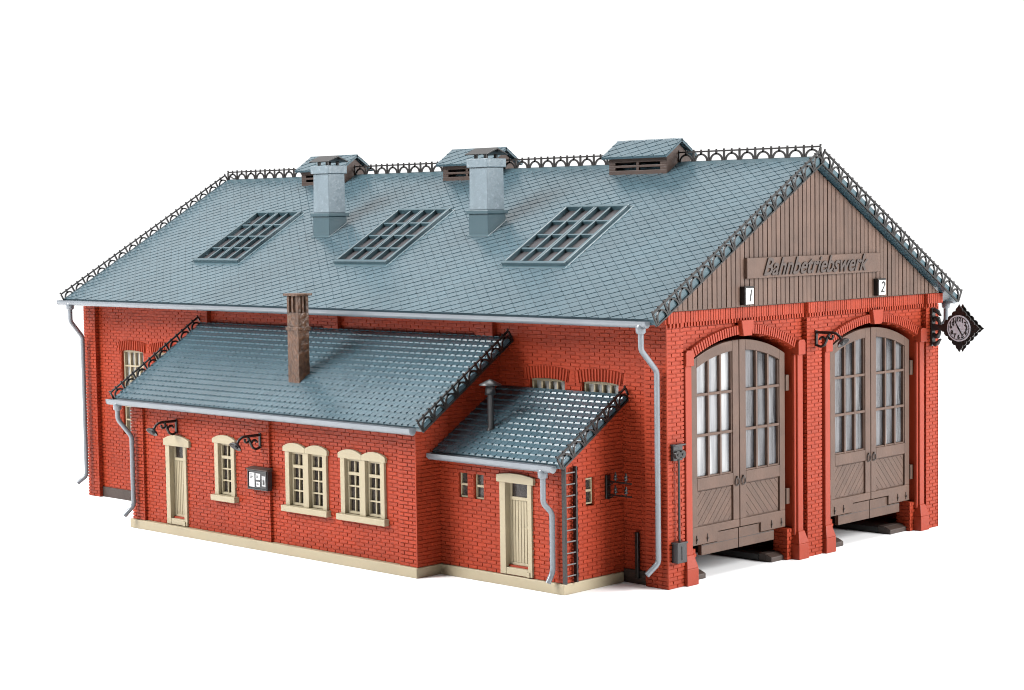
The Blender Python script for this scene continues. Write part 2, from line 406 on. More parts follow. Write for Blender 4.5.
for gi, gc in enumerate(GC):
    ar = MB(); ang = math.asin(3.80/(RI+.42))
    radial(ar, F_side(-.25), gc, ZC-RI, RI, RI+.42, ang, 46, .16, .25, skip=(-.05, .05))
    arch = ar.build('gate_arch', 'red', shed)
    k = MB(); F = F_side(0)
    k.prism(F, [(gc-.30, 10.38), (gc+.30, 10.38), (gc+.44, 11.06), (gc-.44, 11.06)], -.15, .13)
    k.build('keystone', 'red', arch, bevel=.03)
    for sg in (-1, 1):
        e = gc+sg*(GHW+.02); o_ = gc+sg*(GHW+.42)
        a, b = min(e, o_), max(e, o_)
        j = MB(); j.box(-.24, .02, a, b, 1.1, 9.32); ia, ib = (e-.14, e) if sg > 0 else (e, e+.14)
        j.box(-.24, -.07, min(ia, ib), max(ia, ib), 1.1, 9.32)
        jb = j.build('gate_jamb', 'red', shed, bevel=.04)
        cp = MB(); cp.prism(F, [(a-.07-(.1 if sg < 0 else .1)*0, 9.30), (b+.07, 9.30), (b+.07, 9.86), (b-.02, 9.98), (a+.02, 9.98), (a-.07, 9.86)], -.24, .13)
        cp.build('capital', 'red', jb, bevel=.03)
        bs = MB(); m_ = (a+b)/2
        bs.hexa([(-.24, a-.18, 0), (.20, a-.18, 0), (.20, b+.18, 0), (-.24, b+.18, 0), (-.24, a-.18, .72), (.20, a-.18, .72), (.20, b+.18, .72), (-.24, b+.18, .72)])
        bs.hexa([(-.24, a-.18, .72), (.20, a-.18, .72), (.20, b+.18, .72), (-.24, b+.18, .72), (-.24, a-.03, 1.28), (.06, a-.03, 1.28), (.06, b+.03, 1.28), (-.24, b+.03, 1.28)])
        bs.build('jamb_base', 'red', jb, bevel=.03)
        # brick block at the foot of the reveal
        bb = MB(); r0, r1 = (gc+sg*3.30, gc+sg*GHW-.0) if sg > 0 else (gc-GHW, gc-3.30)
        bb.box(-.95, -.25, r0, r1-.002, 0, 1.42)
        bricks(bb, F_side(-.25), r0, r1, 0, 1.42, L=.3)
        if sg > 0: bricks(bb, Fr((0, r0, 0), (1,0,0), (0,0,1), (0,-1,0)), -.95, -.25, 0, 1.42, L=.5)
        bb.build('reveal_foot', 'brick', jb)

# --- gate leaves
XD = -.35; DR = 7.54; DZ = 10.20; DH = 3.36
for gi, gc0 in enumerate(GC):
    gc = gc0-.03 if gi == 0 else gc0+.08
    F = F_side(XD)
    top = lambda y, off=0: (DZ-off) - DR + math.sqrt(DR*DR-(y-gc)**2)
    for sg in (-1, 1):
        y0, y1 = (gc+.025, gc+DH) if sg > 0 else (gc-DH, gc-.025)
        inn, out = (y0, y1) if sg > 0 else (y1, y0)
        si, so = .44, .40
        g0, g1 = (inn+si, out-so) if sg > 0 else (out+so, inn-si)
        zb = 4.38
        d = MB()
        def arched(ya, yb, zlow, n=8):
            ys = [ya+(yb-ya)*i/n for i in range(n+1)]
            return [(ya, zlow)] + [(yb, zlow)] + [(y, top(y)) for y in ys[::-1]]
        t0, t1 = -.22, 0
        d.prism(F, arched(y0, g0, 2.30), t0, t1)
        d.prism(F, arched(g1, y1, 2.30), t0, t1)
        ys = [g0+(g1-g0)*i/10 for i in range(11)]
        d.strip(F, [(y, top(y)) for y in ys], [(y, top(y, .46)) for y in ys], t0, t1)
        d.fbox(F, g0, g1, 3.86, zb, t0, t1)                       # lock rail
        ym = (inn+.0)+sg*1.50
        lo_a, lo_b = (ym, out) if sg > 0 else (out, ym)
        q = [(inn, 1.95), (ym, 1.95), (ym, 1.52), (out, 1.52), (out, 2.30), (inn, 2.30)]; d.prism(F, q if sg > 0 else q[::-1], t0, t1)   # bottom rail
        leaf = d.build('gate_leaf', 'brown', shed, bevel=.025)
        # muntins
        m = MB(); w = (g1-g0)/3
        for c in (1, 2):
            yy = g0+c*w; m.fbox(F, yy-.06, yy+.06, zb, top(yy, .46), -.16, -.02)
        for zz in (6.22, 7.97): m.fbox(F, g0, g1, zz-.06, zz+.06, -.15, -.03)
        ins = .07
        m.fbox(F, g0, g0+ins, zb, top(g0, .46), -.2, -.05); m.fbox(F, g1-ins, g1, zb, top(g1, .46), -.2, -.05)
        m.fbox(F, g0+ins, g1-ins, zb, zb+ins, -.2, -.05)
        m.build('glazing_bars', 'brown', leaf, bevel=.015)
        g = MB(); ys = [g0+(g1-g0)*i/10 for i in range(11)]
        g.prism(F, [(g0, zb), (g1, zb)] + [(y, top(y, .46)) for y in ys[::-1]], -.20, -.17)
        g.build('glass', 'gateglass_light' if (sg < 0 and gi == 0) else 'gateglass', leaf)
        # boarded lower panel with leaning boards
        pn = MB(); pn.fbox(F, g0, g1, 2.30, 3.86, -.2, -.11)
        nb = 9
        H = 3.86-2.30; Wd = g1-g0
        for k in range(-nb, 2*nb):
            c = k*.36
            q = [(c, 0, .0), (c+.335, 0, .0), (c+.335+H*.95, H, .0), (c+H*.95, H, .0)]
            q = clip_rect(q, .06, Wd-.06, .06, H-.06)
            if len(q) < 3: continue
            pts = [(x if sg < 0 else Wd-x, y) for x, y, _ in q]
            if sg > 0: pts = pts[::-1]
            pn.prism(F, [(g0+x, 2.30+y) for x, y in pts], -.112, -.07)
        pn.build('boarded_panel', 'brown', leaf)
        # skirt board, stepped
        sk = MB()
        a, b = (y1-.75, y1) if sg < 0 else (y0, y0+.75)
        outer = out-sg*.75
        p = [(inn, 1.02), (outer, 1.02), (outer, 1.48), (ym, 1.48), (ym, 1.90), (inn, 1.90)]
        if sg < 0: p = p[::-1]
        sk.prism(F, p, -.30, -.09)
        sk.build('skirt_board', 'brown', leaf, bevel=.02)
        sk = MB(); q0, q1 = min(inn, outer), max(inn, outer); sk.fbox(F, q0+.02, q1-.02, 1.435, 1.455, -.089, -.082)
        sk.build('board_seam', 'black', leaf)
        # stud bolts and ring handle
        bt = MB()
        for yy in (out-sg*.32, out-sg*1.05):
            bt.tube([F.p(yy, 1.76, 0), F.p(yy, 1.76, .07)], .045, 8); bt.fbox(F, yy-.022, yy+.022, 1.60, 1.95, 0, .03)
        bt.build('strap_bolt', 'base', leaf)
        hd = MB(); hy = inn+sg*.20
        hd.tube([F.p(hy+.13*math.cos(t), 3.98+.17*math.sin(t), .05) for t in [2*pi*i/14 for i in range(15)]], .028, 6, False)
        hd.fbox(F, hy-.04, hy+.04, 4.10, 4.22, 0, .08)
        hd.build('ring_handle', 'base', leaf)
        for zz in (2.9, 8.05):
            h = MB(); a, b = (y1+.02, y1+.26) if sg > 0 else (y0-.26, y0-.02)
            h.box(XD-.1, XD+.06, a, b, zz-.36, zz+.36); h.build('hinge', 'brown', leaf, bevel=.03)

# --- floor strips beside the tracks
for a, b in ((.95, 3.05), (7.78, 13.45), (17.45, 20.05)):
    s_ = MB(); s_.box(-40, -1.15, a+.01, b-.01, 0, .30); s_.build('floor_strip', 'iron', shed)  # near-black colour stands in for the unlit interior
    for q0, q1 in (((a, b),) if b-a < 4 else ((a, 9.3), (11.9, b))):
        s_ = MB(); s_.box(-1.14, -.75, q0, q1, 0, .36)
        s_.hexa([(-.75, q0, 0), (-.42, q0, 0), (-.42, q1, 0), (-.75, q1, 0), (-.75, q0, .36), (-.42, q0, .22), (-.42, q1, .22), (-.75, q1, .36)])
        s_.build('threshold_block', 'base', shed, bevel=.03)

# --- back long wall and far gable
mb = MB(); FBk = Fr((0, W_, 0), (-1,0,0), (0,0,1), (0,1,0)); core(mb, FBk, .27, L_-.03, 0, HB-.25, .55); bricks(mb, FBk, 0, L_, 0, 11.3)
mb.build('rear_wall', 'brick', shed)
mb = MB(); FL = Fr((-L_, W_, 0), (0,-1,0), (0,0,1), (-1,0,0)); core(mb, FL, .02, W_-.02, 0, HB, .55); bricks(mb, FL, 0, W_, 0, HB)
mb.build('end_wall', 'brick', shed)

for x, y, z0, z1, nm in ((0, 0, 0, 11.1, 0), (A_X, -5.0, .46, 6.7, 0), (B_X, -3.55, .46, 5.4, 0), (0, W_, 0, 11.1, 0)):
    bd = MB(); sy = 1 if y >= W_ else -1
    bd.box(x-.02, x+.047, y-.02 if sy > 0 else y-.047, y+.047 if sy > 0 else y+.02, z0, z1); bd.build('corner_bead', 'brick', shed, bevel=.01)

# --- boarded gables
def gable_boards(F, y_of, c0, c1, name):
    mb = MB(); zt = lambda y: ZR-.45-abs(y-W_/2)*(ZR-ZE)/(W_/2+EAVE)
    n = 64; w = W_/n
    mb.prism(F, [(0.05, HB), (W_-.05, HB), (W_-.05, zt(W_-.05)), (W_/2, zt(W_/2)), (.05, zt(.05))], c0-.2, c0)
    for i in range(n):
        a, b = i*w+.03, (i+1)*w-.03; j = random.uniform(-.012, .012)
        q = [(a, HB+.03), (b, HB+.03), (b, zt(b)), (a, zt(a))]
        mb.prism(F, q, c0-.01, c1+j)
    mb.build(name, 'brown', shed)
gable_boards(F_side(0), 0, .02, .10, 'gable_boarding')
gable_boards(FL, 0, .0, .08, 'gable_boarding')

# --- name board and track numbers
F = F_side(0)
mb = MB(); mb.fbox(F, 5.22, 15.55, 12.86, 13.76, .05, .26)
board = mb.build('name_board', 'brown', shed, bevel=.03)
tx = MB(); text_mb(tx, Fr((0.27, 10.25, 13.31), (0,1,0), (0,0,1), (1,0,0)), 'Bahnbetriebswerk', 1.08, .055, shear=.45, off=.016, xscale=1.0)
tx.build('raised_lettering', 'base', board)
for yc, dg in ((5.24, '1'), (15.55, '2')):
    b_ = MB(); b_.box(.08, .34, yc-.31, yc+.31, 11.73, 12.50); b_.box(.08, .37, yc-.34, yc+.34, 12.47, 12.54)
    nb = b_.build('track_number_box', 'iron', shed, bevel=.02)
    p_ = MB(); p_.box(.34, .375, yc-.27, yc+.27, 11.76, 12.46); p_.build('number_plate', 'white', nb, bevel=.02)
    t_ = MB(); text_mb(t_, Fr((.385, yc, 12.11), (0,1,0), (0,0,1), (1,0,0)), dg, .74, .008, shear=.25, off=.008, xscale=.95)
    t_.build('digit', 'black', nb)

# --- main roof
SKY = [-33.66, -21.72, -9.73]; sb0, sb1 = (2.27+EAVE)/math.cos(sl), (6.85+EAVE)/math.cos(sl)
sk_h = [(x-2.0-XL, x+2.0-XL, sb0, sb1) for x in SKY]
mb = MB(); slab(mb, FN, 0, RL, 0, SL, .26, [(h[0]+.12, h[1]-.12, h[2]+.12, h[3]-.12) for h in sk_h])
slates(mb, FN, RL, SL-.05, [(h[0]-.05, h[1]+.05, h[2]-.05, h[3]+.05) for h in sk_h])
mb.build('main_roof', 'slate', shed)
mb = MB(); slab(mb, FB, 0, RL, 0, SL, .26); slates(mb, FB, RL, SL-.05)
mb.build('main_roof', 'slate', shed)
for Fv, a0, a1 in ((FN, RL-.06, RL+.03), (FB, -.03, .06), (FN, -.04, .05), (FB, RL-.05, RL+.04)):
    mb = MB(); mb.fbox(Fv, a0, a1, -.03, SL-.16, -.29, .05); mb.build('verge_board', 'slate2', shed)

for h in sk_h:
    a0, a1, b0, b1 = h
    f = MB(); w = .17; c0, c1 = -.26, .20
    f.fbox(FN, a0-.16, a1+.16, b0-.20, b0, -.01, .045); f.fbox(FN, a1, a1+.16, b0, b1+.1, -.01, .045)
    f.fbox(FN, a0-.1, a0, b0, b1+.1, -.01, .045); f.fbox(FN, a0, a1, b1, b1+.12, -.01, .045)
    f.fbox(FN, a0, a1, b0, b0+w, c0, c1); f.fbox(FN, a0, a1, b1-w, b1, c0, c1)
    f.fbox(FN, a0, a0+w, b0+w, b1-w, c0, c1); f.fbox(FN, a1-w, a1, b0+w, b1-w, c0, c1)
    fr = f.build('skylight', 'slate2', shed, bevel=.03)
    g = MB(); A, B = a0+w, b0+w; Wd, Hd = a1-a0-2*w, b1-b0-2*w
    for i in (1, 3): g.fbox(FN, A+Wd*i/4-.055, A+Wd*i/4+.055, B, B+Hd, -.2, .15)
    g.fbox(FN, A+Wd/2-.12, A+Wd/2-.02, B, B+Hd, -.2, .17); g.fbox(FN, A+Wd/2+.02, A+Wd/2+.12, B, B+Hd, -.2, .17)
    g.fbox(FN, A+Wd/2-.03, A+Wd/2+.03, B, B+Hd, -.2, .12)
    for i in (1, 2, 3): g.fbox(FN, A, A+Wd, B+Hd*i/4-.055, B+Hd*i/4+.055, -.2, .125)
    g.build('glazing_bars', 'slate2', fr, bevel=.015)
    p = MB(); p.fbox(FN, A, A+Wd, B, B+Hd, -.10, -.05); p.build('glass', 'pane', fr)

# --- ridge and verge cresting
CUP = [-33.23, -21.41, -9.62]
cur = XL
FRg = Fr((0, W_/2, ZR-.02), (1,0,0), (0,0,1), (0,-1,0))
for a, b in [(XL+.05, CUP[0]-1.83), (CUP[0]+1.83, CUP[1]-1.83), (CUP[1]+1.83, CUP[2]-1.83), (CUP[2]+1.83, OV)]:
    c = MB(); cresting(c, FRg, a, b, .55, .88); c.build('ridge_cresting', 'iron', shed)
mb = MB(); mb.prism(Fr((XL, W_/2, ZR), (0,1,0), (0,0,1), (1,0,0)), [(-.28, -.12), (-.28, -.16), (0, -.0), (.28, -.16), (.28, -.12), (0, .06)], 0, RL)
mb.build('ridge_cap', 'slate2', shed)
for xx, Fv in ((OV+.075, 1), (OV+.075, -1), (XL-.075, 1), (XL-.075, -1)):
    yy = -EAVE if Fv > 0 else W_+EAVE
    Fc = Fr((xx+.006*Fv, yy, ZE), (0, Fv*math.cos(sl), math.sin(sl)), (0, -Fv*math.sin(sl), math.cos(sl)), (1,0,0))
    c = MB(); cresting(c, Fc, -.05 if Fv > 0 else -.05, SL+.04 if Fv > 0 else SL-.04, .38, .86, base=-.21, foot=.27, t=.06)
    c.build('verge_cresting', 'iron', shed)

# --- ventilation cupolas on the ridge
for cx in CUP:
    y0, y1 = 9.58, 11.42; zt = 18.46; x0, x1 = cx-1.83, cx+1.83
    w = MB()
    rf = lambda y: ZR-abs(y-W_/2)*(ZR-ZE)/(W_/2+EAVE)
    for yy, nrm in ((y0, 1), (y1, -1)):
        zb = rf(yy)-.02; H = zt-zb
        ya, yb = (yy, yy+.12) if nrm > 0 else (yy-.12, yy)
        z_ = [zb, 17.86, 17.99, 18.11, 18.24, zt]
        for k in (0, 2, 4): w.box(x0, x1, ya, yb, z_[k], z_[k+1])
        for k in (1, 3):
            w.box(x0, x0+.42, ya, yb, z_[k], z_[k+1]); w.box(x1-.42, x1, ya, yb, z_[k], z_[k+1]); w.box(cx-.09, cx+.09, ya, yb, z_[k], z_[k+1])
    Fg = Fr((0, 0, 0), (0,1,0), (0,0,1), (1,0,0))
    for xa, xb in ((x0+.002, x0+.12), (x1-.12, x1-.002)):
        w.prism(Fg, [(y0+.01, rf(y0)-.02), (W_/2, ZR-.02), (y1-.01, rf(y1)-.02), (y1-.01, zt), (W_/2, 19.12), (y0+.01, zt)], xa, xb)
    cu = w.build('ventilation_cupola', 'brown2', shed, bevel=.02)
    r = MB(); ez, rz, ey = 18.50, 19.31, 9.26; hy = W_/2-ey
    s2 = math.atan2(rz-ez, hy); SL2 = math.hypot(rz-ez, hy)
    F1 = Fr((cx-2.04, ey, ez), (1,0,0), (0, math.cos(s2), math.sin(s2)), (0, -math.sin(s2), math.cos(s2)))
    F2 = Fr((cx+2.04, W_-ey, ez), (-1,0,0), (0, -math.cos(s2), math.sin(s2)), (0, math.sin(s2), math.cos(s2)))
    for Fv in (F1, F2): r.fbox(Fv, 0, 4.08, 0, SL2, -.10, 0); slates(r, Fv, 4.08, SL2-.02)
    r.tube([(cx-2.04, W_/2, rz), (cx+2.04, W_/2, rz)], .05, 6)
    r.build('cupola_roof', 'slate', cu)

# --- tall flue vents
for cx in (-27.50, -15.62):
    x0, x1, y0, y1 = cx-.67, cx+.67, 4.62, 5.86
    b_ = MB(); rf = lambda y: ZE+(y+EAVE)*math.tan(sl)
    b_.hexa([(x0, y0, rf(y0)-.1), (x1, y0, rf(y0)-.1), (x1, y1, rf(y1)-.1), (x0, y1, rf(y1)-.1), (x0, y0, 15.85), (x1, y0, 15.85), (x1, y1, 15.85), (x0, y1, 15.85)])
    b_.box(x0-.09, x1+.09, y0-.09, y1+.09, 15.85, 16.04)
    for Fv in (FN,):
        s0 = (y0+EAVE)/math.cos(sl); s1 = (y1+EAVE)/math.cos(sl)
        b_.fbox(FN, x0-XL-.08, x1-XL+.08, s0-.10, s0+.1, 0, .07); b_.fbox(FN, x1-XL-.02, x1-XL+.07, s0, s1, 0, .07)
    vb = b_.build('flue_vent', 'slate2', shed, bevel=.03)
    s_ = MB(); i = .05
    s_.hexa([(x0+.03, y0+.03, 16.04), (x1-.03, y0+.03, 16.04), (x1-.03, y1-.03, 16.04), (x0+.03, y1-.03, 16.04), (x0+i, y0+i, 18.12), (x1-i, y0+i, 18.12), (x1-i, y1-i, 18.12), (x0+i, y1-i, 18.12)])
    s_.box(x0-.05, x1+.05, y0-.05, y1+.05, 18.12, 18.55)
    s_.build('vent_shaft', 'stone', vb, bevel=.04)
    c = MB(); yc = (y0+y1)/2
    for a in (-.36, .30):
        for q in (-.35, .35): c.box(cx+a-.08, cx+a+.08, yc+q-.06, yc+q+.06, 18.55, 18.78)
    Fg = Fr((0, yc, 0), (0,1,0), (0,0,1), (1,0,0))
    c.prism(Fg, [(-.74, 18.76), (-.70, 18.72), (0, 18.98), (.70, 18.72), (.74, 18.76), (0, 19.08)], cx-.78, cx+.78)
    c.build('vent_cap', 'iron', vb, bevel=.015)

# --- gutters and downpipes
def gutter(x0, x1, y, z, sgn, parent, name='gutter', r=.17):
    g = MB(); prof = [(-r, .09)] + [(-r*math.cos(t), -r*math.sin(t)*1.05) for t in [pi*k/10 for k in range(11)]] + [(r, .09)]
    inn = [(a*.8, b*.8+.02) for a, b in prof]
    Fg = Fr((0, y, z), (0,1,0), (0,0,1), (1,0,0))
    g.strip(Fg, prof, inn, x0, x1)
    for xx in (x0-.012, x1-.02): g.prism(Fg, [(a*1.04, b*1.03) for a, b in prof], xx, xx+.032)
    return g.build(name, 'zinc', parent)
def bend(pts, k=3, rad=.16):
    """round the corners of a polyline"""
    P = [Vector(p) for p in pts]; out = [P[0]]
    for i in range(1, len(P)-1):
        a = P[i]+(P[i-1]-P[i]).normalized()*rad; b = P[i]+(P[i+1]-P[i]).normalized()*rad
        for j in range(k+1):
            t = j/k; out.append(a*(1-t)**2 + P[i]*2*t*(1-t) + b*t*t)
    return out + [P[-1]]
def downpipe(pts, parent, r=.12):
    d = MB(); d.tube(bend(pts), r, 12)
    x, y, z = pts[0]
    d.lathe((x, y, z-.42), [(r, -.02), (r+.09, .05), (r+.10, .32), (r+.02, .42)], 14)
    d.build('downpipe', 'zinc', parent)
GY, GZ = -EAVE-.14, ZE-.16
gutter(XL-.35, .12, GY, GZ, -1, shed)
gutter(XL, .12, W_-GY, GZ, 1, shed)
downpipe([(-.22, GY, GZ), (-.22, GY, 10.15), (-.30, -.28, 9.2), (-.30, -.28, 1.15), (-.55, -.75, .66)], shed)
downpipe([(-42.5, GY, GZ), (-42.5, GY, 10.15), (-42.9, -.36, 9.2), (-42.9, -.36, 1.2), (-43.1, -.85, .78)], shed)
downpipe([(-.35, W_-GY, GZ), (-.35, W_-GY, 10.15), (-.9, W_+.24, 9.15), (-.9, W_+.24, 1.15), (-1.0, W_+.85, .62)], shed)

# --- tall windows of the long wall
for c, zb in wins:
    F = F_front(FREC+.13)
    f = MB(); x0, x1, z0, z1 = c-1.05, c+1.05, zb, 8.52
    for a, b, cc, d in ((x0, x1, z0, z0+.12), (x0, x1, z1-.12, z1), (x0, x0+.12, z0+.12, z1-.12), (x1-.12, x1, z0+.12, z1-.12)): f.fbox(F, a, b, cc, d, -.22, 0)
    w_ = f.build('tall_window', 'beige', shed, bevel=.015)
    m = MB(); Wd = 2.10-.24
    for i in (1, 2, 3): m.fbox(F, x0+.12+Wd*i/4-.045, x0+.12+Wd*i/4+.045, z0+.12, z1-.12, -.18, -.03)
    nr = 6; Hd = z1-z0-.24
    for i in range(1, nr): m.fbox(F, x0+.12, x1-.12, z0+.12+Hd*i/nr-.045, z0+.12+Hd*i/nr+.045, -.17, -.02)
    m.build('glazing_bars', 'beige', w_)
    g = MB(); g.fbox(F, x0+.1, x1-.1, z0+.1, z1-.1, -.21, -.19); g.build('glass', 'glasslit', w_)

# ------------------------------------------------------------------ office annex
A1X0, A1X1, A1Y = -31.45, -10.02, -5.0
def top1(z, u0, u1):       # usable y range on the sloping side wall
    lim = (z+.32-10.3)/.6436
    return (max(u0, lim), u1)
doors1 = (-28.58, -26.90, .5, 4.6)
wl = [(-24.5, -22.95, 2.3, 4.95), (-19.12, -15.98, 2.3, 4.95), (-15.12, -12.0, 2.3, 4.95)]
AF = A1Y+.14
mb = MB(); F = F_front(AF)
opn = [(-28.30, -27.05, .6, 4.5), (-24.30, -23.14, 2.3, 4.93)] + [(a-.56, a+.56, 2.3, 4.93) for a in (-18.26, -16.86, -14.30, -12.90)]
core(mb, F, A1X0+.02, A1X1-.02, .4, 6.85, .4, opn)
bricks(mb, F, -30.45, -21.45, .45, 6.75, [doors1]+wl); bricks(mb, F, -20.2, -11.1, .45, 6.75, [doors1]+wl)
for a, b in ((A1X0, -30.45), (-21.45, -20.2), (-11.1, A1X1)):
    mb.box(a+.008, b-.008, A1Y+.012, AF-.002, .41, 6.8); bricks(mb, F_front(A1Y), a, b, .45, 6.22)
    mb.fbox(F_front(A1Y), a, b, 6.42, 6.80, 0, .06); dentils(mb, F_front(A1Y), a+.06, b-.1, 6.24, 6.42, 0, .05, .24)
    if b < -11: bricks(mb, F_side(b), A1Y, AF, .45, 6.22, L=.4)
Fs = F_side(A1X1)
core(mb, Fs, A1Y+.03, .24, .42, 10.1, .4, (), top1); bricks(mb, Fs, A1Y, .25, .45, 10.1, (), top=top1)
Fl = Fr((A1X0, 0, 0), (0,-1,0), (0,0,1), (-1,0,0))
core(mb, Fl, -.24, -A1Y-.03, .42, 10.1, .4, (), lambda z, u0, u1: (u0, min(u1, -(z+.32-10.3)/.6436)))
mb.build('annex_wall', 'brick', shed)
mb = MB(); mb.box(-31.61, -9.93, -5.14, .1, 0, .46); mb.build('annex_plinth', 'beige', shed, bevel=.03)

def leanto_roof(x0, x1, ztop, ytop, slope, yeave, name):
    th = math.atan(slope); zb = ztop+slope*(yeave-ytop); Ls = (ytop-yeave)/math.cos(th)
    Fv = Fr((x0, yeave, zb), (1,0,0), (0, math.cos(th), math.sin(th)), (0, -math.sin(th), math.cos(th)))
    mb = MB(); mb.fbox(Fv, 0, x1-x0, 0, Ls, -.24, 0); shingles(mb, Fv, x1-x0, Ls)
    r = mb.build(name, 'slate', shed)
    for xx in (x0-.06, x1+.06):
        Fc = Fr((xx, yeave, zb), (0, math.cos(th), math.sin(th)), (0, -math.sin(th), math.cos(th)), (1,0,0))
        if xx < x0 and name == 'lean_to_roof': continue
        c = MB(); cresting(c, Fc, -.03, Ls+.05, .36, .86, base=-.18, foot=.25, t=.07); c.build('verge_cresting', 'iron', shed)
    return r, zb
ar, z1e = leanto_roof(-32.1, -9.1, 10.3, .0, .6436, -5.55, 'annex_roof')
gutter(-32.35, -9.42, -5.55-.17, z1e-.16, -1, shed, r=.19)
downpipe([(-31.6, -5.72, z1e-.2), (-31.6, -5.72, 5.65), (-31.08, -5.26, 4.75), (-31.08, -5.26, 1.2), (-31.3, -5.7, .68)], shed)

# openings helpers (beige stone surrounds)
def lintel(mb, F, x0, x1, zb, zs, zp, d):
    c = (x0+x1)/2; n = 10
    top_ = [(x0+(x1-x0)*i/n, zs+(zp-zs)*(1-abs((x0+(x1-x0)*i/n-c)/((x1-x0)/2))**2.1)) for i in range(n+1)]
    mb.prism(F, [(x0, zb), (x1, zb)] + top_[::-1], -.04, d)
def casement(F, x0, x1, z0, z1, parent, cols=2, rows=4, rec=.05, fw=.115, bw=.072, gl='glass', name='casement'):
    f = MB()
    for a, b, c, d in ((x0, x1, z0, z0+fw), (x0, x1, z1-fw, z1), (x0, x0+fw, z0+fw, z1-fw), (x1-fw, x1, z0+fw, z1-fw)): f.fbox(F, a, b, c, d, -rec-.15, -rec)
    for i in range(1, cols):
        x = x0+fw+(x1-x0-2*fw)*i/cols; f.fbox(F, x-bw/2, x+bw/2, z0+fw, z1-fw, -rec-.12, -rec-.02)
    for i in range(1, rows):
        z = z0+fw+(z1-z0-2*fw)*i/rows; q = bw/2 if i < rows-1 else bw/2+.035
        f.fbox(F, x0+fw, x1-fw, z-q, z+q, -rec-.11, -rec-.01 + (.05 if i == rows-1 else 0))
    o = f.build(name, 'beige', parent, bevel=.012)
    g = MB(); g.fbox(F, x0+fw*.5, x1-fw*.5, z0+fw*.5, z1-fw*.5, -rec-.14, -rec-.125); g.build('glass', gl, parent)
    return o
FW = F_front(AF)
def stone_window(cs, lab=None):
    a = MB(); x0, x1 = cs[0]-.80, cs[-1]+.78
    a.fbox(FW, x0, cs[0]-.50, 2.36, 4.92, -.22, .13); a.fbox(FW, cs[-1]+.50, x1, 2.36, 4.92, -.22, .13)
    if len(cs) == 2:
        m = (cs[0]+cs[1])/2; h = (cs[1]-cs[0])/2-.50; a.fbox(FW, m-h, m+h, 2.36, 4.92, -.22, .13)
    w_ = a.build('window', 'beige', shed, bevel=.02)
    l = MB()
    if len(cs) == 2:
        m = (cs[0]+cs[1])/2
        lintel(l, FW, x0-.11, m-.004, 4.90, 5.13, 5.33, .17); lintel(l, FW, m+.004, x1+.11, 4.90, 5.13, 5.33, .17)
    else: lintel(l, FW, x0-.11, x1+.11, 4.90, 5.11, 5.32, .17)
    l.build('lintel', 'beige', w_, bevel=.02)
    s_ = MB(); s_.fbox(FW, x0-.16, x1+.16, 2.08, 2.37, -.05, .30); s_.build('sill', 'beige', w_, bevel=.03)
    for c in cs: casement(FW, c-.498, c+.498, 2.38, 4.90, w_)
stone_window([-23.72]); stone_window([-18.26, -16.86]); stone_window([-14.30, -12.90])
def stone_door(F, x0, x1, zt, lz, l0, l1, rise=.24):
    a = MB(); jw = .34; jr = .24
    a.fbox(F, x0, x0+jw, .50, zt, -.3, .12); a.fbox(F, x1-jr, x1, .50, zt, -.3, .12); a.fbox(F, x0+jw, x1-jr, .50, .80, -.3, .10)
    a.fbox(F, x1-.30, x1-.12, .50, .72, .10, .17)
    d = a.build('door', 'beige', shed, bevel=.02)
    l = MB(); lintel(l, F, l0, l1, zt-.02, lz, lz+rise, .17); l.build('lintel', 'beige', d, bevel=.02)
    u0, u1 = x0+jw, x1-jr; rec = .16
    f = MB()
    f.fbox(F, u0, u0+.14, .88, zt, -rec-.1, -rec); f.fbox(F, u1-.14, u1, .88, zt, -rec-.1, -rec)
    f.fbox(F, u0+.14, u1-.14, zt-.06, zt, -rec-.1, -rec); f.fbox(F, u0+.14, u1-.14, zt-.78, zt-.64, -rec-.1, -rec+.03)
    f.fbox(F, u0+.14, u1-.14, .88, 1.0, -rec-.1, -rec)
    n = 6; w = (u1-u0-.28)/n
    f.fbox(F, u0+.14, u1-.14, 1.0, zt-.78, -rec-.09, -rec-.06)
    for i in range(n): f.fbox(F, u0+.14+i*w+.014, u0+.14+(i+1)*w-.014, 1.0, zt-.78, -rec-.06, -rec-.025)
    lf = f.build('door_leaf', 'beige', d, bevel=.012)
    g = MB(); g.fbox(F, u0+.14, u1-.14, zt-.64, zt-.06, -rec-.08, -rec-.06); g.build('glass', 'glass', d)
    k = MB(); k.tube([F.p(u1-.20, 2.6, -rec), F.p(u1-.20, 2.6, -rec+.09)], .035, 8); k.tube([F.p(u1-.20, 2.6, -rec+.08), F.p(u1-.32, 2.6, -rec+.08)], .025, 6)
    k.build('door_handle', 'beige', d)
    t = MB(); t.fbox(F, u0, u1, .80, .88, -.3, -.06); t.build('threshold', 'red', d)
stone_door(FW, -28.60, -26.88, 4.50, 4.80, -28.70, -26.55)

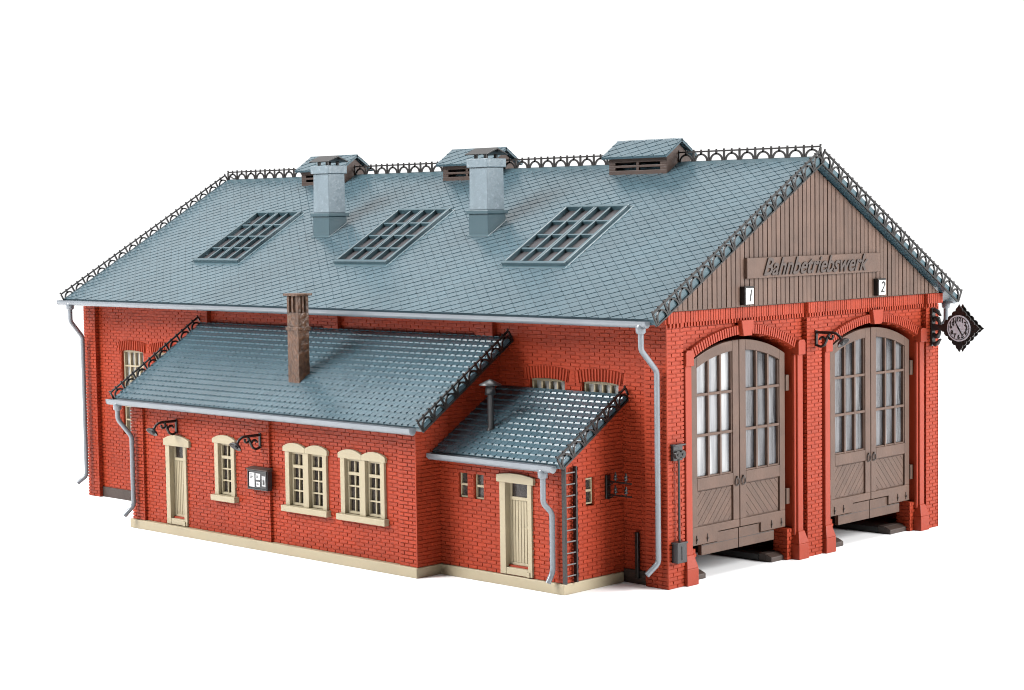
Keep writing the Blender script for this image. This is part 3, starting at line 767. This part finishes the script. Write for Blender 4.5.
# chimney on the annex roof
ch = MB(); x0, x1, y0, y1 = -20.32, -19.50, -3.64, -2.98
rz = lambda y: 10.3+.6436*y
ch.hexa([(x0, y0, rz(y0)-.2), (x1, y0, rz(y0)-.2), (x1, y1, rz(y1)-.2), (x0, y1, rz(y1)-.2), (x0, y0, 11.30), (x1, y0, 11.30), (x1, y1, 11.30), (x0, y1, 11.30)])
ch.box(x0-.06, x1+.06, y0-.06, y1+.06, 10.46, 10.62)
w = .17
for xa in (x0, x1-w):
    for ya in (y0, y1-w): ch.box(xa, xa+w, ya, ya+w, 11.30, 12.10)
ch.box((x0+x1)/2-.07, (x0+x1)/2+.07, y0, y0+w, 11.30, 12.1); ch.box((x0+x1)/2-.07, (x0+x1)/2+.07, y1-w, y1, 11.30, 12.1)
ch.box(x1-w, x1, (y0+y1)/2-.06, (y0+y1)/2+.06, 11.30, 12.1); ch.box(x0, x0+w, (y0+y1)/2-.06, (y0+y1)/2+.06, 11.30, 12.1)
chim = ch.build('chimney', 'chim', shed, bevel=.015)
cc = MB(); cc.box(x0-.13, x1+.13, y0-.13, y1+.13, 12.10, 12.21); cc.build('chimney_cap', 'chim', chim, bevel=.02)

# ------------------------------------------------------------------ small lean-to
B_X1, B_Y = -2.65, -3.55
sm = [(-8.83, -8.30, 3.52, 4.66), (-7.88, -7.31, 3.52, 4.66)]
d2 = (-6.24, -4.40, .5, 4.6)
mb = MB(); F = F_front(B_Y)
core(mb, F, -9.97, B_X1-.02, .4, 5.7, .35, sm+[(-5.93, -4.55, .6, 4.45)]); bricks(mb, F, -10.0, B_X1, .45, 5.45, sm+[d2])
F2_ = F_side(B_X1)
top2 = lambda z, u0, u1: (max(u0, (z+.30-7.948)/.6078), u1)
swin = [(-2.18, -1.66, 3.60, 4.70)]
core(mb, F2_, B_Y+.02, .24, .42, 7.85, .35, swin, top2); bricks(mb, F2_, B_Y, .25, .45, 7.85, swin, top=top2)
mb.build('lean_to_wall', 'brick', shed)
mb = MB(); mb.box(-9.95, -2.54, -3.70, .1, 0, .455); mb.build('lean_to_plinth', 'beige', shed, bevel=.03)
_, z2e = leanto_roof(-10.0, -2.40, 8.07, .2, .6078, -4.02, 'lean_to_roof')
gutter(-10.0, -2.62, -4.02-.17, z2e-.16, -1, shed, r=.19)
downpipe([(-3.2, -4.19, z2e-.2), (-3.2, -4.19, 3.85), (-3.05, -3.82, 3.42), (-3.05, -3.82, .95), (-3.12, -4.05, .50)], shed)
stone_door(F_front(B_Y), -6.26, -4.38, 4.46, 4.74, -6.40, -4.22, .12)
for s_, Fv in ((sm[0], F), (sm[1], F), (swin[0], F2_)):
    f = MB()
    for a, b, c, d in ((s_[0], s_[1], s_[2], s_[2]+.07), (s_[0], s_[1], s_[3]-.07, s_[3]), (s_[0], s_[0]+.07, s_[2]+.07, s_[3]-.07), (s_[1]-.07, s_[1], s_[2]+.07, s_[3]-.07), (s_[0]+.07, s_[1]-.07, s_[2]+.52, s_[2]+.62)):
        f.fbox(Fv, a, b, c, d, -.22, -.10)
    w_ = f.build('small_window', 'beige', shed, bevel=.01)
    g = MB(); g.fbox(Fv, s_[0]+.03, s_[1]-.03, s_[2]+.03, s_[3]-.03, -.20, -.185); g.build('glass', 'glass', w_)
# stove pipe
sp = MB(); px, py = -7.93, -2.44
sp.tube([(px, py, 6.2), (px, py, 8.05)], .14, 12); sp.lathe((px, py, 6.46), [(.2, -.1), (.2, .03), (.14, .06)], 12)
pipe = sp.build('stove_pipe', 'iron2', shed)
sc_ = MB(); sc_.lathe((px, py, 7.97), [(.15, 0), (.25, .0), (.20, .40), (.17, .44)], 14); sc_.lathe((px, py, 8.38), [(.0, .0), (.50, .0), (.50, .04), (.05, .26), (0, .27)], 18)
sc_.build('stove_pipe_cowl', 'iron2', pipe)
# rod by the corner
r_ = MB(); r_.box(-1.86, -1.68, .02, .16, .25, 2.25); r_.build('corner_rod', 'iron', shed, bevel=.02)

# ------------------------------------------------------------------ wall lamps (one made, the others copied)
def spiral(cx, cz, r0, r1, a0, a1, n=18): return [(cx+(r0+(r1-r0)*i/n)*math.cos(a0+(a1-a0)*i/n), 0, cz+(r0+(r1-r0)*i/n)*math.sin(a0+(a1-a0)*i/n)) for i in range(n+1)]
def make_lamp(label):
    t = thing('wall_lamp', label, 'lamp', group='scroll bracket wall lamps')
    p = MB(); p.box(0, .07, -.07, .07, -.36, .36); p.build('wall_plate', 'iron', t, bevel=.015)
    a = MB()
    a.tube([(.03, 0, .27), (.95, 0, .27), (1.12, 0, .24), (1.28, 0, .13), (1.38, 0, -.02)], .068, 8)
    a.tube([(.05, 0, -.30), (.16, 0, -.36), (.30, 0, -.38), (.46, 0, -.30), (.58, 0, -.10), (.66, 0, .10), (.78, 0, .25)], .064, 6)
    a.tube(spiral(.34, -.10, .24, .12, -pi*.45, pi*.95), .058, 6)
    a.tube(spiral(.84, .10, .17, .08, pi*.55, pi*2.2), .058, 6)
    a.build('scroll_bracket', 'iron', t)
    m4 = Matrix.Rotation(math.radians(-40), 4, 'Y')
    s_ = MB(); s_.lathe((1.46, 0, -.12), [(0, .15), (.08, .15), (.12, .09), (.24, .05), (.31, -.05), (.32, -.08), (.28, -.07), (.16, .0), (0, .04)], 18, m4)
    s_.build('lamp_shade', 'iron2', t)
    b = MB(); b.lathe((1.42, 0, -.17), [(0, -.10), (.08, -.08), (.10, 0), (.05, .07), (0, .08)], 12, m4); b.build('bulb', 'iron2', t)
    return t
def copy_tree(o, parent=None):
    c = o.copy(); C.objects.link(c)
    if parent: c.parent = parent
    for chd in list(o.children): copy_tree(chd, c)
    return c
lamp = make_lamp('dark scroll bracket lamp above the beige door of the office annex')
lamp.location = Vector((-27.66, A1Y+.10, 5.48))*S; lamp.rotation_euler = (0, 0, -pi/2)
l2 = copy_tree(lamp); l2.location = Vector((-20.80, A1Y-.03, 5.27))*S; l2['label'] = 'dark scroll bracket lamp over the notice board, right of the single window'
l3 = copy_tree(lamp); l3.location = Vector((.03, 10.62, 9.98))*S; l3.rotation_euler = (0, 0, 0); l3['label'] = 'dark scroll bracket lamp on the brick pier between the two arched gates'

# ------------------------------------------------------------------ clock
ck = thing('station_clock', 'two-faced diamond bracket clock with ornate dark frame, beside the right gate', 'clock', (0, 20.45, 9.97))
Fk = Fr((0, 0, 0), (1,0,0), (0,0,1), (0,-1,0))
p = MB(); p.prism(Fk, [(0, -.86), (.08, -.94), (.18, -.82), (.14, -.6), (.14, .6), (.18, .86), (.08, .98), (0, .9)], -.16, .16)
p.build('wall_plate', 'iron', ck, bevel=.02)
a = MB()
a.prism(Fk, [(.1, -.17), (.75, -.12), (.75, .12), (.1, .17)], -.10, .10)
for sg in (1, -1):
    a.tube([(.06, 0, sg*.78), (.22, 0, sg*.84), (.38, 0, sg*.76), (.48, 0, sg*.62), (.56, 0, sg*.58)], [.07, .13, .11, .07, .04], 8)
    a.tube([(.08, 0, sg*.30), (.24, 0, sg*.44), (.38, 0, sg*.42), (.46, 0, sg*.28), (.48, 0, sg*.1)], [.08, .13, .13, .10, .06], 8)
a.build('bracket_arm', 'iron2', ck)
cx = 1.66; hd = 1.06
def scallop(n=5):
    pts = []
    cs = [(hd, 0), (0, hd), (-hd, 0), (0, -hd)]
    for q in range(4):
        A = Vector(cs[q]); B = Vector(cs[(q+1) % 4]); nr = Vector((B-A)).normalized(); o = Vector((nr.y, -nr.x))
        if o.dot(A) < 0: o = -o
        tipA = A*1.10; pts.append((cx+tipA.x, tipA.y))
        for i in range(1, n*4):
            t = i/(n*4); w = .05*abs(math.sin(t*pi*n))**.6 - (.02 if i % 4 == 0 else 0)
            Q = A+(B-A)*t+o*w; pts.append((cx+Q.x, Q.y))
    return pts
f = MB(); f.prism(Fk, scallop(), .13, .19); f.prism(Fk, scallop(), -.19, -.13)
f.prism(Fk, [(cx+hd*.93, 0), (cx, hd*.93), (cx-hd*.93, 0), (cx, -hd*.93)], -.13, .13)
f.build('clock_case', 'iron', ck)
for sgn in (1, -1):
    Fd = Fr((cx, -sgn*.19, 0), (sgn,0,0), (0,0,1), (0,-sgn,0))
    d = MB(); d.prism(Fd, arc(0, 0, .64, 2*pi, 0, 40)[:-1], -.01, .035); dl = d.build('clock_face', 'dial', ck)
    r_ = MB(); r_.strip(Fd, arc(0, 0, .575, 2*pi, 0, 40), arc(0, 0, .545, 2*pi, 0, 40), .03, .042)
    for h in range(1, 13):
        t = h*pi/6; text_mb(r_, Fr(Fd.p(.43*math.sin(t), .43*math.cos(t), .041), Fd.a, Fd.b, Fd.n), str(h), .27, .003, off=.016)
    def hand(t, l, w):
        dx, dz = math.sin(t), math.cos(t)
        r_.prism(Fd, [(-dx*.1-dz*w, -dz*.1+dx*w), (-dx*.1+dz*w, -dz*.1-dx*w), (dx*l+dz*w*.5, dz*l-dx*w*.5), (dx*l-dz*w*.5, dz*l+dx*w*.5)], .05, .065)
    hand(math.radians(330), .43, .034); hand(math.radians(148), .34, .044)
    r_.build('numerals_and_hands', 'black', dl)

# ------------------------------------------------------------------ notice board
nbd = thing('notice_board', 'dark glazed notice board with white papers on the annex pier', 'notice board', (-20.74, A1Y-.02, 2.93))
b = MB(); b.box(-.74, .74, -.28, 0, 0, .96); b.build('case', 'iron2', nbd, bevel=.02)
b = MB(); b.hexa([(-.80, -.36, .95), (.80, -.36, .95), (.80, 0, .95), (-.80, 0, .95), (-.80, -.36, 1.0), (.80, -.36, 1.0), (.80, 0, 1.08), (-.80, 0, 1.08)]); b.build('canopy', 'base', nbd, bevel=.01)
Fn = Fr((0, -.28, 0), (1,0,0), (0,0,1), (0,-1,0))
fr_ = MB()
for a_, c_, d_, e_ in ((-.72, .72, .02, .08), (-.72, .72, .88, .94), (-.72, -.66, .08, .88), (.66, .72, .08, .88)): fr_.fbox(Fn, a_, c_, d_, e_, 0, .05)
fr_.build('frame', 'iron2', nbd, bevel=.01)
for (a_, c_, d_, e_) in ((-.62, -.22, .14, .82), (-.12, .22, .50, .80), (-.08, .18, .17, .41), (.34, .60, .22, .70)):
    pp = MB(); pp.fbox(Fn, a_, c_, d_, e_, .004, .018); po = pp.build('paper', 'paper', nbd)
    ln = MB()
    for i in range(4):
        z = e_-.07-i*.06
        if z > d_+.05: ln.fbox(Fn, a_+.05, a_+.05+(c_-a_-.1)*random.uniform(.4, .9), z-.016, z+.008, .018, .022)
    if a_ > .3: ln.fbox(Fn, a_+.06, c_-.06, d_+.06, d_+.30, .018, .024)
    ln.build('print', 'iron2', po)

# ------------------------------------------------------------------ ladder on the lean-to side wall
ld = thing('ladder', 'dark grey ladder fixed upright to the side wall of the small lean-to', 'ladder', (B_X1+.04, -3.38, .48))
for yy in (-.32, .36):
    r_ = MB(); r_.box(.04, .24, yy-.05, yy+.05, 0, 4.86); r_.build('rail', 'iron', ld, bevel=.015)
for i in range(10):
    r_ = MB(); z = .32+i*.478; r_.tube([(.17, -.28, z), (.17, .32, z)], .034, 6); r_.build('rung', 'iron3', ld)

# ------------------------------------------------------------------ insulator bracket
ib = thing('insulator_bracket', 'dark wall bracket carrying four telegraph insulators in the corner beside the ladder', 'insulators', (B_X1+.03, -.85, 3.72))
p = MB(); p.box(0, .09, -.14, .14, 0, 1.0); p.build('wall_plate', 'iron', ib, bevel=.015)
for z in (.18, .74):
    a = MB(); a.box(.05, 1.36, -.035, .035, z-.035, z+.035); a.tube([(.06, 0, z-.2), (.22, 0, z-.12), (.4, 0, z-.02)], .03, 6); a.build('cross_arm', 'iron', ib)
    for x in (.48, 1.06):
        s_ = MB(); s_.lathe((x, 0, z+.03), [(.03, 0), (.03, .07), (.085, .08), (.085, .15), (.04, .18), (.075, .21), (.075, .27), (.03, .31), (.045, .36), (0, .40)], 10); s_.build('insulator', 'iron2', ib)

# ------------------------------------------------------------------ signal wire tensioner on the corner pier
wt = thing('wire_tensioner', 'dark pulley head, rod and weight box on the corner pier left of gates', 'pulley', (.03, .48, 1.12))
h = MB(); h.box(0, .16, -.30, .30, 4.30, 4.95); h.box(0, .30, -.34, .34, 4.93, 5.00); h.build('pulley_bracket', 'iron2', wt, bevel=.015)
for yy in (-.15, .17):
    q = MB(); q.tube([(.15, yy, 4.56), (.30, yy, 4.56)], .17, 16); q.tube([(.30, yy, 4.56), (.33, yy, 4.56)], .06, 8); q.build('pulley_wheel', 'iron', wt, bevel=.01)
q = MB(); q.tube([(.17, .02, .85), (.17, .02, 4.35)], .05, 8); q.build('rod', 'iron', wt)
q = MB(); q.box(.01, .34, -.30, .30, 0, .82); q.box(.0, .38, -.34, .34, .80, .88); q.box(.34, .37, -.04, .04, .12, .7); q.build('weight_box', 'iron2', wt, bevel=.02)

# ------------------------------------------------------------------ camera
cam = bpy.data.cameras.new('camera'); co = bpy.data.objects.new('camera', cam); C.objects.link(co)
yaw, pit, rol = 2.3428, -.0676, -.0145
fw = Vector((math.cos(pit)*math.cos(yaw), math.cos(pit)*math.sin(yaw), math.sin(pit)))
r = fw.cross(Vector((0,0,1))).normalized(); u = r.cross(fw)
r2 = math.cos(rol)*r + math.sin(rol)*u; u2 = -math.sin(rol)*r + math.cos(rol)*u
co.matrix_world = Matrix(((r2.x, u2.x, -fw.x, 49.8696*S), (r2.y, u2.y, -fw.y, -60.4089*S), (r2.z, u2.z, -fw.z, 15.665*S), (0,0,0,1)))
cam.sensor_width = 36; cam.lens = 1885.2*36/1024; cam.clip_start = .02; cam.clip_end = 60
sc.camera = co

# ------------------------------------------------------------------ light
w = bpy.data.worlds.new('World'); sc.world = w; w.use_nodes = True
bg = w.node_tree.nodes['Background']; bg.inputs[1].default_value = 1.0
# added surround: white on the background side, dimmed behind the camera to deepen shading
nt = w.node_tree; tc = nt.nodes.new('ShaderNodeTexCoord'); dt = nt.nodes.new('ShaderNodeVectorMath'); dt.operation = 'DOT_PRODUCT'
dt.inputs[1].default_value = (-.70, .71, 0)
nt.links.new(tc.outputs['Generated'], dt.inputs[0])
mr = nt.nodes.new('ShaderNodeMapRange'); mr.interpolation_type = 'SMOOTHSTEP'
mr.inputs['From Min'].default_value = -.35; mr.inputs['From Max'].default_value = .45; mr.inputs['To Min'].default_value = .13; mr.inputs['To Max'].default_value = 1.12
nt.links.new(dt.outputs['Value'], mr.inputs['Value']); nt.links.new(mr.outputs['Result'], bg.inputs['Color'])
def area(name, loc, tgt, size, power, col=(1,1,1)):
    l = bpy.data.lights.new(name, 'AREA'); l.shape = 'RECTANGLE'; l.size = size[0]; l.size_y = size[1]; l.energy = power; l.color = col
    o = bpy.data.objects.new(name, l); C.objects.link(o); o.location = Vector(loc)*S
    o.rotation_euler = (Vector(tgt)-Vector(loc)).to_track_quat('-Z', 'Y').to_euler(); return o
area('softbox_left', (-75, -95, 95), (-18, 2, 6), (.7, .7), 44)
area('softbox_right', (115, 62, 62), (-5, 8, 6), (.8, .8), 45)
area('added_top_fill', (-30, 20, 220), (-30, 10, 0), (1.6, 1.6), 60)  # overhead fill added to keep the table white

sc.cycles.pixel_filter_type = 'BLACKMAN_HARRIS'; sc.cycles.filter_width = 1.0
sc.view_settings.view_transform = 'Standard'; sc.view_settings.look = 'None'; sc.view_settings.exposure = 0; sc.view_settings.gamma = 1
for o in bpy.data.objects:
    for k in ('wx', 'wy', 'wz'):
        if k in o: del o[k]
